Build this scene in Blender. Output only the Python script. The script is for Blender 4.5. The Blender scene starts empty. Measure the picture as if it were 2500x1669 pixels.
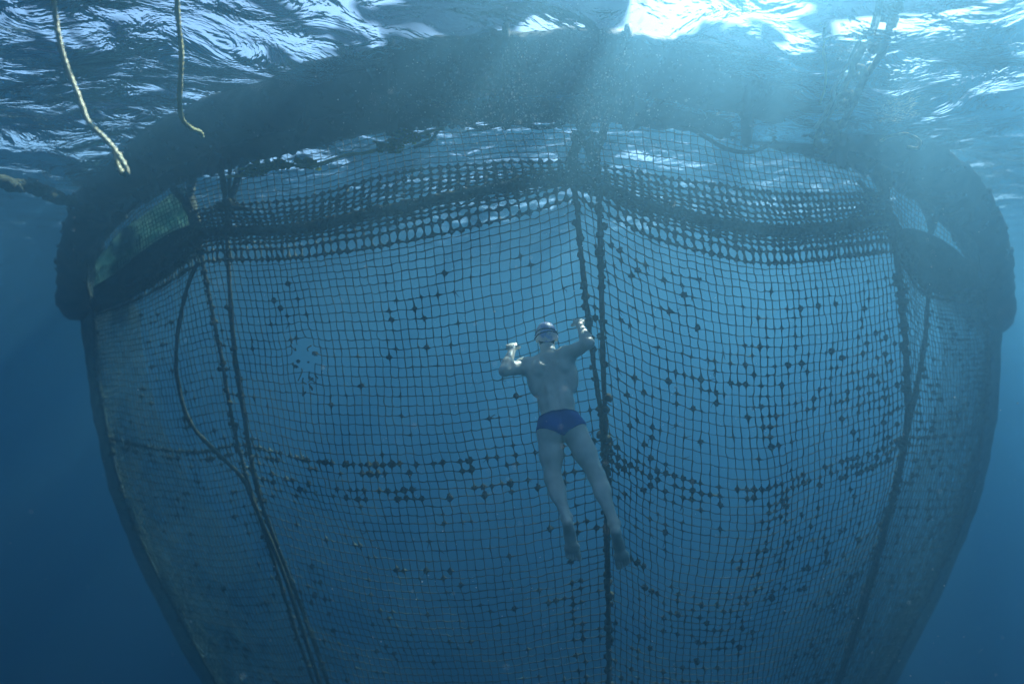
import bpy, math, random
import numpy as np
from mathutils import Vector, noise as mnoise

# ------------------------------------------------------------------ camera, water light, sun
S = bpy.context.scene
C = S.collection
R = math.radians
CAM_Z = -2.2            # the lens hangs 2.2 m below the surface (z = 0)
F = 1500.0              # focal length in pixels of the 2500 px wide photograph
cam_d = bpy.data.cameras.new('camera'); cam = bpy.data.objects.new('camera', cam_d); C.objects.link(cam)
cam.location = (0, 0, CAM_Z); cam.rotation_euler = (R(90), 0, 0)
cam_d.sensor_width = 36; cam_d.lens = 36 * F / 2500.0
cam_d.clip_start = 0.05; cam_d.clip_end = 400
cam_d.dof.use_dof = True; cam_d.dof.focus_distance = 5.0; cam_d.dof.aperture_fstop = 0.55
S.camera = cam

SUN_EL, SUN_AZ = 49.0, 35.0     # azimuth measured from +Y towards +X
w = bpy.data.worlds.new('World'); S.world = w; w.use_nodes = True
nt = w.node_tree; nt.nodes.clear()
sky = nt.nodes.new('ShaderNodeTexSky'); sky.sky_type = 'NISHITA'; sky.sun_disc = False
sky.sun_elevation = R(SUN_EL); sky.sun_rotation = R(SUN_AZ)
bg = nt.nodes.new('ShaderNodeBackground'); bg.inputs['Strength'].default_value = 0.09
wo = nt.nodes.new('ShaderNodeOutputWorld')
nt.links.new(sky.outputs[0], bg.inputs[0]); nt.links.new(bg.outputs[0], wo.inputs[0])
sl = bpy.data.lights.new('sun', 'SUN'); sl.energy = 5.0; sl.angle = R(0.5); sl.color = (1.0, 0.96, 0.88)
so = bpy.data.objects.new('sun', sl); C.objects.link(so)
sdir = Vector((math.sin(R(SUN_AZ)) * math.cos(R(SUN_EL)), math.cos(R(SUN_AZ)) * math.cos(R(SUN_EL)), math.sin(R(SUN_EL))))
so.rotation_euler = sdir.to_track_quat('Z', 'Y').to_euler()
S.view_settings.view_transform = 'Standard'; S.view_settings.look = 'None'
S.view_settings.gamma = 1.0; S.view_settings.exposure = 2.0; S.view_settings.use_curve_mapping = False
cy = S.cycles
cy.use_denoising = True
cy.max_bounces = 8; cy.diffuse_bounces = 2; cy.glossy_bounces = 2; cy.transmission_bounces = 2
cy.volume_bounces = 3; cy.transparent_max_bounces = 24
cy.sample_clamp_indirect = 4.0
try:
    cy.denoising_prefilter = 'ACCURATE'
except Exception:
    pass

# ------------------------------------------------------------------ helpers
rng = random.Random(7)
nr = np.random.default_rng(7)

def P(px, py, Y):
    return Vector(((px - 1250) / F * Y, Y, CAM_Z + (834.5 - py) / F * Y))

def put(o, parent=None):
    C.objects.link(o)
    if parent is not None:
        o.parent = parent
    return o

def tag(o, label=None, cat=None, group=None, kind=None):
    if label: o['label'] = label
    if cat: o['category'] = cat
    if group: o['group'] = group
    if kind: o['kind'] = kind
    return o

def empty(name, loc=(0, 0, 0)):
    o = bpy.data.objects.new(name, None); o.location = loc; o.empty_display_size = 0.1
    C.objects.link(o); return o

def mesh_obj(name, V, Fc, mat, parent=None, smooth=True):
    me = bpy.data.meshes.new(name)
    V = np.asarray(V, dtype=np.float32)
    if isinstance(Fc, np.ndarray):
        n, k = Fc.shape
        me.vertices.add(len(V)); me.vertices.foreach_set('co', V.ravel())
        me.loops.add(n * k); me.loops.foreach_set('vertex_index', Fc.astype(np.int32).ravel())
        me.polygons.add(n)
        me.polygons.foreach_set('loop_start', np.arange(0, n * k, k, dtype=np.int32))
        me.update(calc_edges=True)
        me.polygons.foreach_set('use_smooth', np.full(n, smooth))
    else:
        me.from_pydata([tuple(map(float, v)) for v in V], [], Fc)
        me.polygons.foreach_set('use_smooth', [smooth] * len(me.polygons))
        me.update()
    me.materials.append(mat)
    o = bpy.data.objects.new(name, me)
    if parent is not None:
        # children keep world coordinates: cancel the parent's location
        o.location = -parent.location
        if parent.parent is not None:
            o.location = -(parent.location + parent.parent.location) if parent.type == 'EMPTY' else -parent.location
            if parent.type == 'MESH':
                o.location = (0, 0, 0)
        elif parent.type == 'MESH':
            o.location = (0, 0, 0)
    return put(o, parent)

def catmull(pts, per=8):
    """smooth curve through pts (n,d)"""
    p = np.asarray(pts, float)
    p = np.vstack([2 * p[0] - p[1], p, 2 * p[-1] - p[-2]])
    out = []
    for i in range(1, len(p) - 2):
        for k in range(per):
            t = k / per
            a, b, c, d = p[i - 1], p[i], p[i + 1], p[i + 2]
            out.append(0.5 * ((2 * b) + (-a + c) * t + (2 * a - 5 * b + 4 * c - d) * t * t + (-a + 3 * b - 3 * c + d) * t ** 3))
    out.append(p[-2])
    return np.array(out)

def tube(path, rad, sides=8, lump=0.0, lf=9.0, seed=0.0, twist=0.0, strands=0, closed_ends=True):
    """tube mesh round a path; lump roughens the radius, strands give a laid rope"""
    p = np.asarray(path, float); n = len(p)
    rad = np.broadcast_to(np.asarray(rad, float), (n,))
    tan = np.gradient(p, axis=0); tan /= np.linalg.norm(tan, axis=1)[:, None] + 1e-9
    up = np.array([0, 0, 1.0]) if abs(tan[0][2]) < 0.9 else np.array([1.0, 0, 0])
    V = []
    nrm = np.cross(tan[0], up); nrm /= np.linalg.norm(nrm)
    s = 0
    for i in range(n):
        nrm = nrm - tan[i] * np.dot(nrm, tan[i]); nrm /= np.linalg.norm(nrm) + 1e-9
        bi = np.cross(tan[i], nrm)
        if i: s += np.linalg.norm(p[i] - p[i - 1])
        for k in range(sides):
            a = 2 * math.pi * k / sides
            r = rad[i]
            if strands: r *= 1 + 0.16 * math.cos(strands * (a + s * twist))
            d = nrm * math.cos(a) + bi * math.sin(a)
            q = p[i] + d * r
            if lump:
                r *= 1 + lump * (mnoise.noise(Vector(q * lf) + Vector((seed, 0, 0))) + 0.6 * mnoise.noise(Vector(q * lf * 2.7) + Vector((seed, 3, 0))))
                q = p[i] + d * r
            V.append(q)
    Fc = []
    for i in range(n - 1):
        for k in range(sides):
            a = i * sides + k; b = i * sides + (k + 1) % sides
            Fc.append((a, b, b + sides, a + sides))
    if closed_ends:
        Fc.append(tuple(range(sides - 1, -1, -1))); Fc.append(tuple((n - 1) * sides + k for k in range(sides)))
    return V, Fc

class MB:
    def __init__(s): s.V = []; s.F = []
    def add(s, V, Fc):
        o = len(s.V); s.V.extend([tuple(v) for v in V]); s.F.extend([tuple(i + o for i in f) for f in Fc])
    def build(s, name, mat, parent=None, smooth=True):
        return mesh_obj(name, s.V, s.F, mat, parent, smooth)

def rope_obj(name, pts, rad, mat, parent=None, per=10, lump=0.25, lf=9, sides=8, seed=None, strands=0, twist=60):
    path = catmull(pts, per)
    V, Fc = tube(path, rad if np.isscalar(rad) else np.interp(np.linspace(0, 1, len(path)), np.linspace(0, 1, len(rad)), rad),
                 sides, lump, lf, seed if seed is not None else rng.random() * 50, twist, strands)
    return mesh_obj(name, V, Fc, mat, parent)

# ------------------------------------------------------------------ materials
def material(name, col, rough=0.8, col2=None, scale=20, bump=0.0, bscale=60, spec=0.2, detail=4, contrast=(0.35, 0.65), sss=0.0, transl=0.0):
    m = bpy.data.materials.new(name); m.use_nodes = True; t = m.node_tree
    b = t.nodes['Principled BSDF']; b.inputs['Roughness'].default_value = rough
    b.inputs['Specular IOR Level'].default_value = spec
    b.inputs['Base Color'].default_value = (*col, 1)
    geo = t.nodes.new('ShaderNodeNewGeometry')
    if col2:
        n = t.nodes.new('ShaderNodeTexNoise'); n.inputs['Scale'].default_value = scale; n.inputs['Detail'].default_value = detail
        r = t.nodes.new('ShaderNodeValToRGB')
        r.color_ramp.elements[0].position = contrast[0]; r.color_ramp.elements[1].position = contrast[1]
        r.color_ramp.elements[0].color = (*col, 1); r.color_ramp.elements[1].color = (*col2, 1)
        t.links.new(geo.outputs['Position'], n.inputs['Vector']); t.links.new(n.outputs[0], r.inputs[0]); t.links.new(r.outputs[0], b.inputs['Base Color'])
    if bump:
        n = t.nodes.new('ShaderNodeTexNoise'); n.inputs['Scale'].default_value = bscale; n.inputs['Detail'].default_value = 5
        bp = t.nodes.new('ShaderNodeBump'); bp.inputs['Strength'].default_value = bump; bp.inputs['Distance'].default_value = 0.01
        t.links.new(geo.outputs['Position'], n.inputs['Vector']); t.links.new(n.outputs[0], bp.inputs['Height']); t.links.new(bp.outputs[0], b.inputs['Normal'])
    if transl:
        tb = t.nodes.new('ShaderNodeBsdfTranslucent'); mx = t.nodes.new('ShaderNodeMixShader'); mx.inputs[0].default_value = transl
        tb.inputs[0].default_value = (*(col2 or col), 1)
        if col2: t.links.new(r.outputs[0], tb.inputs[0])
        t.links.new(b.outputs[0], mx.inputs[1]); t.links.new(tb.outputs[0], mx.inputs[2])
        t.links.new(mx.outputs[0], t.nodes['Material Output'].inputs[0])
    if sss:
        b.inputs['Subsurface Weight'].default_value = sss
    return m

M = {}
M['net'] = material('net_twine', (0.022, 0.032, 0.026), 0.75, (0.13, 0.16, 0.09), 14, 0.4, 300, transl=0.3)
M['fouling'] = material('marine_growth', (0.018, 0.028, 0.022), 0.95, (0.05, 0.065, 0.042), 30, 0.8, 120)
M['rope'] = material('dark_weedy_rope', (0.025, 0.035, 0.027), 0.95, (0.075, 0.09, 0.058), 22, 0.8, 150)
M['paler_rope'] = material('pale_rope', (0.6, 0.62, 0.42), 0.8, (0.85, 0.85, 0.62), 30, 0.6, 200)
M['faded_rope'] = material('faded_yellow_rope', (0.25, 0.28, 0.14), 0.85, (0.65, 0.66, 0.34), 9, 0.6, 200)
M['yellow_rope'] = material('yellow_green_rope', (0.5, 0.52, 0.15), 0.8, (0.75, 0.76, 0.35), 12, 0.6, 200, transl=0.4)
M['algae'] = material('green_algae', (0.2, 0.32, 0.03), 0.9, (0.6, 0.62, 0.08), 25, 0.8, 150, transl=0.5)
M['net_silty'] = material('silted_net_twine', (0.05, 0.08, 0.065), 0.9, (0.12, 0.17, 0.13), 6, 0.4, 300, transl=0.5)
M['pale_net'] = material('pale_silted_netting', (0.12, 0.26, 0.24), 0.9, (0.32, 0.46, 0.40), 5, 0.8, 60, transl=0.6)
M['pipe'] = material('black_collar_pipe', (0.012, 0.014, 0.014), 0.7, (0.06, 0.065, 0.045), 3.5, 0.7, 40)
M['skin'] = material('skin', (0.66, 0.69, 0.56), 0.42, (0.86, 0.87, 0.72), 9, 0.12, 90, 0.35)
M['sole'] = material('sole_skin', (0.6, 0.48, 0.4), 0.6)
M['trunks'] = material('blue_trunks', (0.0, 0.05, 0.30), 0.75, (0.001, 0.07, 0.4), 8, 0.25, 60, 0.4)
M['trunks_band'] = material('trunks_band', (0.002, 0.03, 0.2), 0.6)
M['cap'] = material('pale_blue_cap', (0.36, 0.5, 0.86), 0.35, (0.88, 0.93, 0.97), 18, 0.5, 40, 0.5, contrast=(0.46, 0.54))
M['strap'] = material('black_strap', (0.01, 0.012, 0.02), 0.4)
M['hair'] = material('short_hair', (0.06, 0.05, 0.04), 0.9)
M['chain'] = material('weedy_chain', (0.1, 0.1, 0.07), 0.9, (0.3, 0.3, 0.2), 18, 0.8, 90)
M['particle'] = material('pale_particle', (0.8, 0.82, 0.78), 0.6)
M['bubble'] = material('air_bubble', (0.85, 0.88, 0.88), 0.15, spec=1.0)

# ------------------------------------------------------------------ the sea: surface sheet and the water body
def surface_material():
    m = bpy.data.materials.new('sea_surface'); m.use_nodes = True; t = m.node_tree; t.nodes.clear()
    out = t.nodes.new('ShaderNodeOutputMaterial'); mix = t.nodes.new('ShaderNodeMixShader')
    tr = t.nodes.new('ShaderNodeBsdfTransparent'); gl = t.nodes.new('ShaderNodeBsdfGlossy')
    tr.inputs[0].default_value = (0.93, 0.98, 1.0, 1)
    gl.inputs['Roughness'].default_value = 0.03; gl.inputs['Color'].default_value = (0.95, 0.98, 1, 1)
    geo = t.nodes.new('ShaderNodeNewGeometry')
    mp = t.nodes.new('ShaderNodeMapping'); mp.inputs['Scale'].default_value = (1.0, 1.5, 1.0); mp.inputs['Rotation'].default_value = (0, 0, R(-14)); mp.inputs['Location'].default_value = (6.4, -12.3, 0)
    n1 = t.nodes.new('ShaderNodeTexNoise'); n1.inputs['Scale'].default_value = 2.3; n1.inputs['Detail'].default_value = 4.5; n1.inputs['Roughness'].default_value = 0.55
    n1.inputs['Distortion'].default_value = 0.6
    bp = t.nodes.new('ShaderNodeBump'); bp.inputs['Strength'].default_value = 1.0; bp.inputs['Distance'].default_value = 0.12
    fr = t.nodes.new('ShaderNodeFresnel'); fr.inputs['IOR'].default_value = 1.24
    L = t.links.new
    # shafts and dapples painted into the transparent colour
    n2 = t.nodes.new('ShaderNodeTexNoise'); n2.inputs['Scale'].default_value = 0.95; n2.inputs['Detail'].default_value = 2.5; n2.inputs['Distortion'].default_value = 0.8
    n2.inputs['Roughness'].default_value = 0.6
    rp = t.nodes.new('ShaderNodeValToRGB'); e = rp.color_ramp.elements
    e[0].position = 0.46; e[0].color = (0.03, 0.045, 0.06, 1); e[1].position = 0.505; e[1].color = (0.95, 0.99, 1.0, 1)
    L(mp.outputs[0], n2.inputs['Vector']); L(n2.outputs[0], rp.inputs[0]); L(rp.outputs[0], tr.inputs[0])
    L(geo.outputs['Position'], mp.inputs[0]); L(mp.outputs[0], n1.inputs['Vector']); L(n1.outputs[0], bp.inputs['Height'])
    L(bp.outputs[0], fr.inputs['Normal']); L(bp.outputs[0], gl.inputs['Normal'])
    L(fr.outputs[0], mix.inputs[0]); L(tr.outputs[0], mix.inputs[1]); L(gl.outputs[0], mix.inputs[2]); L(mix.outputs[0], out.inputs[0])
    return m

def axis(lo, hi, dense_lo, dense_hi, step, grow):
    a = list(np.arange(dense_lo, dense_hi, step))
    s = step; x = a[-1]
    while x < hi: s *= grow; x += s; a.append(min(x, hi))
    s = step; x = a[0]; b = []
    while x > lo: s *= grow; x -= s; b.append(max(x, lo))
    return np.array(b[::-1] + a)

waves = []
for i in range(26):
    lam = 0.45 * (1.135 ** i)
    ang = R(100) + nr.normal(0, 0.55)
    slope = 0.062 * (0.9 + 0.3 * nr.random())
    waves.append((2 * math.pi / lam, math.cos(ang), math.sin(ang), slope * lam / (2 * math.pi), nr.random() * 6.28))
def wave_h(X, Y):
    h = np.zeros_like(X)
    for k, cx, sy, A, ph in waves:
        h += A * np.sin(k * (X * cx + Y * sy) + ph + 0.5 * np.sin(X * 0.9 + Y * 0.4 + ph))
    return h
xs = axis(-58, 58, -9, 9, 0.07, 1.12); ys = axis(-58, 58, 0.5, 15, 0.07, 1.12)
X, Y = np.meshgrid(xs, ys)
far = np.clip(1.1 - (np.hypot(X, Y - 3) - 3) / 14, 0.2, 1.1)
Z = wave_h(X, Y) * far
ny, nx = X.shape
idx = np.arange(nx * ny).reshape(ny, nx)
quads = np.stack([idx[:-1, :-1], idx[:-1, 1:], idx[1:, 1:], idx[1:, :-1]], -1).reshape(-1, 4)
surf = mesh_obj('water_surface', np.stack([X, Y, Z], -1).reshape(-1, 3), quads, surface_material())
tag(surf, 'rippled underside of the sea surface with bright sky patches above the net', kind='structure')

hm = bpy.data.materials.new('sea_water'); hm.use_nodes = True; t = hm.node_tree; t.nodes.clear()
out = t.nodes.new('ShaderNodeOutputMaterial'); pv = t.nodes.new('ShaderNodeVolumePrincipled')
pv.inputs['Color'].default_value = (0.095, 0.24, 0.335, 1)
pv.inputs['Absorption Color'].default_value = (0.045, 0.20, 0.33, 1)
pv.inputs['Density'].default_value = 0.14
pv.inputs['Anisotropy'].default_value = 0.8
t.links.new(pv.outputs[0], out.inputs['Volume'])
hx, z0, z1 = 60, -48, 0.75
HV = [(x, y, z) for z in (z0, z1) for y in (-hx, hx) for x in (-hx, hx)]
HF = [(0, 2, 3, 1), (4, 5, 7, 6), (0, 1, 5, 4), (2, 6, 7, 3), (0, 4, 6, 2), (1, 3, 7, 5)]
hz = mesh_obj('haze', HV, HF, hm, smooth=False)
tag(hz, 'clear blue sea water fading to deep blue all round the net', kind='stuff')

# ------------------------------------------------------------------ the net pen
pen = empty('fish_pen', (0.4, 9.0, 0.0))
tag(pen, 'huge round fish farm net pen hanging from a dark floating collar behind the swimmer', 'net pen')

def adj(col, dpx, dY, sq):
    return [(px + dpx, 835 + (py - 835) * sq, Y + dY) for px, py, Y in col]
A = [(215, 630, 8.6), (215, 690, 8.6), (228, 738, 8.5), (232, 770, 8.5), (238, 900, 8.5), (268, 1070, 8.4), (338, 1300, 8.5), (515, 1640, 9.0), (710, 1960, 9.9)]
AB = [(335, 495, 7.8), (340, 590, 7.7), (348, 684, 7.5), (350, 722, 7.5), (385, 890, 7.4), (430, 1105, 7.4), (505, 1330, 7.6), (660, 1660, 8.3), (820, 1970, 9.2)]
B = [(440, 432, 7.0), (474, 515, 6.8), (490, 572, 6.5), (497, 640, 6.45), (540, 860, 6.5), (583, 1085, 6.6), (655, 1320, 7.0), (768, 1665, 7.7), (900, 1980, 8.6)]
BC = [(690, 362, 6.6), (700, 485, 6.2), (705, 553, 5.9), (712, 626, 5.85), (745, 872, 5.9), (772, 1122, 6.0), (832, 1372, 6.4), (905, 1690, 7.1), (990, 1990, 8.0)]
CC = [(925, 305, 6.2), (945, 430, 5.9), (950, 512, 5.5), (952, 598, 5.45), (968, 872, 5.5), (975, 1132, 5.55), (1000, 1395, 5.95), (1035, 1695, 6.8), (1080, 2000, 7.7)]
CD = [(1170, 272, 5.8), (1190, 400, 5.6), (1198, 462, 5.25), (1200, 545, 5.2), (1218, 845, 5.12), (1232, 1110, 5.25), (1225, 1385, 5.65), (1245, 1695, 6.5), (1260, 2000, 7.4)]
D = [(1365, 258, 5.6), (1388, 395, 5.3), (1396, 432, 5.0), (1404, 478, 4.98), (1436, 790, 5.0), (1472, 1072, 5.1), (1480, 1330, 5.5), (1488, 1660, 6.3), (1490, 1980, 7.2)]
DE = [(1580, 262, 5.7), (1598, 432, 5.5), (1602, 510, 5.2), (1605, 585, 5.15), (1622, 872, 5.2), (1625, 1155, 5.4), (1634, 1415, 5.75), (1620, 1700, 6.5), (1600, 2000, 7.4)]
E = [(1815, 300, 6.0), (1830, 462, 5.8), (1832, 556, 5.5), (1834, 640, 5.45), (1848, 915, 5.5), (1845, 1190, 5.6), (1832, 1430, 5.95), (1790, 1710, 6.7), (1740, 2000, 7.6)]
EF = [(1990, 345, 6.5), (2005, 475, 6.2), (2010, 556, 5.9), (2014, 632, 5.85), (2034, 900, 5.9), (2032, 1135, 6.1), (1995, 1385, 6.4), (1920, 1680, 7.2), (1830, 1990, 8.1)]
FF = [(2125, 395, 7.0), (2150, 480, 6.8), (2172, 536, 6.5), (2184, 612, 6.45), (2208, 850, 6.5), (2208, 1065, 6.7), (2152, 1305, 7.1), (2045, 1655, 7.8), (1920, 1970, 8.7)]
FG = [(2260, 470, 7.6), (2265, 590, 7.6), (2268, 668, 7.4), (2272, 722, 7.35), (2298, 880, 7.4), (2296, 1065, 7.5), (2245, 1310, 7.8), (2105, 1650, 8.5), (1955, 1960, 9.4)]
G = [(2385, 600, 8.4), (2392, 670, 8.4), (2398, 700, 8.3), (2402, 740, 8.3), (2410, 870, 8.3), (2396, 1060, 8.4), (2335, 1300, 8.6), (2165, 1640, 9.3), (1990, 1950, 10.2)]
A1 = adj(A, 14, 1.6, 0.86); A2 = adj(A, 110, 3.6, 0.68)
G1 = adj(G, -14, 1.6, 0.86); G2 = adj(G, -110, 3.6, 0.68)
ROWN = [9, 6, 5, 13, 11, 12, 18, 16]               # meshes between the control rows
FOUL_TOP = (9, 20)                                   # rows choked with growth round the head rope
rows_t = []
for i, n in enumerate(ROWN): rows_t += [i + k / n for k in range(n)]
rows_t.append(len(ROWN)); rows_t = np.array(rows_t); NR = len(rows_t)

def to3(col): return np.array([P(*c)[:] for c in col])
def cr(p, t):
    """Catmull-Rom through p (n,...) at parameters t"""
    q = np.concatenate([2 * p[:1] - p[1:2], p, 2 * p[-1:] - p[-2:-1]])
    i = np.clip(np.floor(t).astype(int), 0, len(p) - 2); f = (t - i).reshape((-1,) + (1,) * (p.ndim - 1))
    a, b, c, d = q[i], q[i + 1], q[i + 2], q[i + 3]
    return 0.5 * (2 * b + (c - a) * f + (2 * a - 5 * b + 4 * c - d) * f * f + (3 * b - a - 3 * c + d) * f ** 3)

def project(p):
    return 1250 + p[..., 0] / p[..., 1] * F, 834.5 - (p[..., 2] - CAM_Z) / p[..., 1] * F

def panel_nodes(cols, ncell, sd, pull=0.0):
    ctl = np.stack([to3(c) for c in cols])                # (ncol, nrow, 3)
    rows = cr(np.swapaxes(ctl, 0, 1), rows_t)             # (NR, ncol, 3)
    g = np.empty((NR, ncell + 1, 3))
    for r in range(NR):
        p = rows[r]
        dense = cr(p, np.linspace(0, len(p) - 1, 200))
        s = np.concatenate([[0], np.cumsum(np.linalg.norm(np.diff(dense, axis=0), axis=1))])
        u = np.linspace(0, s[-1], ncell + 1)
        for k in range(3): g[r, :, k] = np.interp(u, s, dense[:, k])
    # slack twine: uneven rows and columns
    for r in range(NR):
        for c in range(ncell + 1):
            q = Vector(g[r, c])
            edge = min(1.0, min(c, ncell - c) / 4.0)
            n = mnoise.noise_vector(q * 0.9 + Vector((sd, 0, 0))) * 0.05 + mnoise.noise_vector(q * 4 + Vector((0, sd, 0))) * 0.011
            n.z *= 0.7
            g[r, c] += np.array(n) * edge
    g += nr.normal(0, 0.0024, g.shape)
    return g

def hsh(r, c, s): return mnoise.noise(Vector((r * 7.31 + s, c * 3.77, s * 1.7)))

def fouling_map(g, bands, density, sd, foul_from=9):
    """how much growth sits on each knot, 0..1"""
    f = np.zeros(g.shape[:2]); px, py = project(g)
    for r in range(g.shape[0]):
        for c in range(g.shape[1]):
            u = rng.random(); q = Vector(g[r, c])
            v = 0.12 * rng.random()
            cl = mnoise.noise(q * 1.3 + Vector((sd, 5, 0)))
            if rows_t[r] > 3.3 and u < density * (1.0 + 2.2 * cl): v = 0.35 + 0.55 * rng.random() ** 1.8
            if foul_from <= r <= FOUL_TOP[1]:
                v = 0.62 + 0.25 * rng.random()
                if r == 15: v = 0.95
            for b, st in bands:
                d = abs(r - b)
                if d <= 0.6 and rng.random() < st: v = max(v, 0.55 + 0.45 * rng.random())
            f[r, c] = v
    return f

HOLE = (742, 868)
def build_panel(cols, ncell, name, label, sd, bands, density=0.06, r0=0.0044, hole=False, fouled_cols=(), thick=1.0, lo=False, mat='net', foul_from=9):
    g = panel_nodes(cols, ncell, sd)
    f = fouling_map(g, bands, density, sd, foul_from)
    for c, st, r_from in fouled_cols:
        for r in range(r_from, NR):
            if rng.random() < st: f[r, c] = max(f[r, c], 0.5 + 0.5 * rng.random())
    nc = g.shape[1]
    if hole:
        px, py = project(g)
        # meshes round the tear are dragged towards its upper rim
        dx, dy = px - HOLE[0], py - HOLE[1]
        d = np.hypot(dx, dy * 0.8)
        lift = np.exp(-(d / 62) ** 2) * np.exp(-(dx / 45) ** 2)
        g[..., 2] += 0.05 * lift
        g[..., 0] += 0.02 * np.exp(-(d / 50) ** 2) * np.sign(dx)
        px, py = project(g)
        for hx_, hy_, hY in ((1247, 832, 5.0), (1411, 768, 4.97)):           # the hands draw the meshes out
            wgt = np.exp(-((px - hx_) ** 2 + (py - hy_) ** 2) / 38.0 ** 2)
            g[..., 1] += (hY - g[..., 1]) * wgt * 0.9; g[..., 2] -= 0.012 * wgt
    ii = np.arange(NR * nc).reshape(NR, nc)
    ea = np.concatenate([ii[:, :-1].ravel(), ii[:-1, :].ravel()])
    eb = np.concatenate([ii[:, 1:].ravel(), ii[1:, :].ravel()])
    gp = g.reshape(-1, 3); ff = f.ravel()
    if hole:
        mid = (gp[ea] + gp[eb]) / 2; mx, my = project(mid)
        cut = (np.hypot((mx - HOLE[0] + 2) / 30, (my - HOLE[1]) / 38) < 1) | ((np.hypot((mx - 752) / 20, (my - 925) / 26) < 1) & (nr.random(len(mx)) < 0.6))
        ea, eb = ea[~cut], eb[~cut]
    a, b = gp[ea], gp[eb]; fa, fb = ff[ea], ff[eb]
    L = np.linalg.norm(b - a, axis=1); t = (b - a) / L[:, None]
    ref = np.where(np.abs(t[:, 2:3]) > 0.6, np.array([[0, 1.0, 0]]), np.array([[0, 0, 1.0]]))
    n = np.cross(t, ref); n /= np.linalg.norm(n, axis=1)[:, None]; m = np.cross(t, n)
    def gr(fv): return np.clip(fv - 0.3, 0, 1) * 0.036        # growth radius at a knot
    base = r0 * (0.8 + 0.5 * nr.random(len(ea))) * thick
    if lo: st = [(0, 0), (1, 0)]
    else: st = [(0.0, 0), (0.16, 1), (0.5, 2), (0.84, 1), (1.0, 0)]
    inband = ((ea // nc >= FOUL_TOP[0]) & (ea // nc <= FOUL_TOP[1])).astype(float)
    sp = 0.42 + 0.38 * inband
    rings = []; sides = 4 if not lo else 3
    bend = nr.normal(0, 0.0035, (len(ea), 3)); bend[:, 2] -= 0.004
    for u, kind in st:
        w = fa if u < 0.5 else fb
        if u == 0.5: w = (fa + fb) / 2
        if lo: rr = base * 1.2
        elif kind == 0: rr = base * 1.25 + gr(w) * 0.95
        elif kind == 1: rr = base + gr(w) * sp
        else: rr = base + gr(w) * (0.1 + 0.15 * inband)
        cpt = a + (b - a) * u + bend * (4 * u * (1 - u))
        ring = []
        for k in range(sides):
            an = 2 * math.pi * (k + 0.5) / sides
            jit = 1 + 0.28 * nr.normal(size=len(ea)).clip(-2, 2) * (0.3 + (w > 0.35)) * 0.8
            ring.append(cpt + (n * math.cos(an) + m * math.sin(an)) * (rr * jit)[:, None])
        rings.append(np.stack(ring, 1))
    V = np.stack(rings, 1)                                    # edges, rings, sides, 3
    ne, nrg, _, _ = V.shape
    base_i = (np.arange(ne) * nrg * sides)[:, None, None]
    Q = []
    for r in range(nrg - 1):
        for k in range(sides):
            k2 = (k + 1) % sides
            Q.append([r * sides + k, r * sides + k2, (r + 1) * sides + k2, (r + 1) * sides + k])
    Q = np.array(Q)[None] + base_i
    o = mesh_obj(name, V.reshape(-1, 3), Q.reshape(-1, 4), M[mat], pen)
    tag(o, label, kind='stuff')
    # growth: ragged clumps on fouled knots
    if not lo:
        keep = np.where(ff > 0.34)[0]
        P0 = gp[keep]; Fv = ff[keep]
        ico_v, ico_f = ICO
        nvi = len(ico_v)
        d = ico_v[None] * (1 + 0.26 * nr.normal(size=(len(keep), nvi, 1)).clip(-1.5, 1.5))
        sc = (0.006 + np.clip(Fv - 0.3, 0, 1) * 0.032)[:, None, None] * np.array([1.0, 0.8, 1.0]) * nr.uniform(0.75, 1.3, (len(keep), 1, 3))
        VV = P0[:, None] + d * sc
        FF = ico_f[None] + (np.arange(len(keep)) * nvi)[:, None, None]
        q = mesh_obj('growth_clump', VV.reshape(-1, 3), FF.reshape(-1, 3), M['fouling'], o, smooth=False)
        tag(q, 'dark ragged clumps of growth on the net knots', kind='stuff')
        cand = keep[(keep // nc > 20)]
        mb = MB()
        for kk in nr.choice(cand, min(len(cand), 260), replace=False):
            p0 = gp[kk]; ln = rng.uniform(0.02, 0.075); dr = np.array([rng.gauss(0, 0.6), -0.4, rng.gauss(-0.5, 0.6)]); dr /= np.linalg.norm(dr)
            kink = nr.normal(0, 0.012, 3)
            V_, F_ = tube([p0, p0 + dr * ln * 0.5 + kink, p0 + dr * ln + kink * 0.4], np.array([0.005, 0.0035, 0.0015]), 3); mb.add(V_, F_)
        tag(mb.build('weed_strand', M['fouling'], o), 'wisps of weed trailing from the fouled knots', kind='stuff')
    return g

def icosphere():
    p = (1 + 5 ** 0.5) / 2
    v = [(-1, p, 0), (1, p, 0), (-1, -p, 0), (1, -p, 0), (0, -1, p), (0, 1, p), (0, -1, -p), (0, 1, -p), (p, 0, -1), (p, 0, 1), (-p, 0, -1), (-p, 0, 1)]
    f = [(0, 11, 5), (0, 5, 1), (0, 1, 7), (0, 7, 10), (0, 10, 11), (1, 5, 9), (5, 11, 4), (11, 10, 2), (10, 7, 6), (7, 1, 8), (3, 9, 4), (3, 4, 2), (3, 2, 6), (3, 6, 8), (3, 8, 9), (4, 9, 5), (2, 4, 11), (6, 2, 10), (8, 6, 7), (9, 8, 1)]
    v = [np.array(x) / np.linalg.norm(x) for x in v]
    cache = {}; nf = []
    def mid(a, b):
        k = (min(a, b), max(a, b))
        if k not in cache:
            m = (v[a] + v[b]) / 2; v.append(m / np.linalg.norm(m)); cache[k] = len(v) - 1
        return cache[k]
    for a, b, c in f:
        x, y, z = mid(a, b), mid(b, c), mid(c, a)
        nf += [(a, x, z), (b, y, x), (c, z, y), (x, y, z)]
    return np.array(v), np.array(nf), np.array(v[:12]), np.array(f)
_a, _b, _c, _d = icosphere()
ICO, ICO0 = (_a, _b), (_c, _d)

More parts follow.
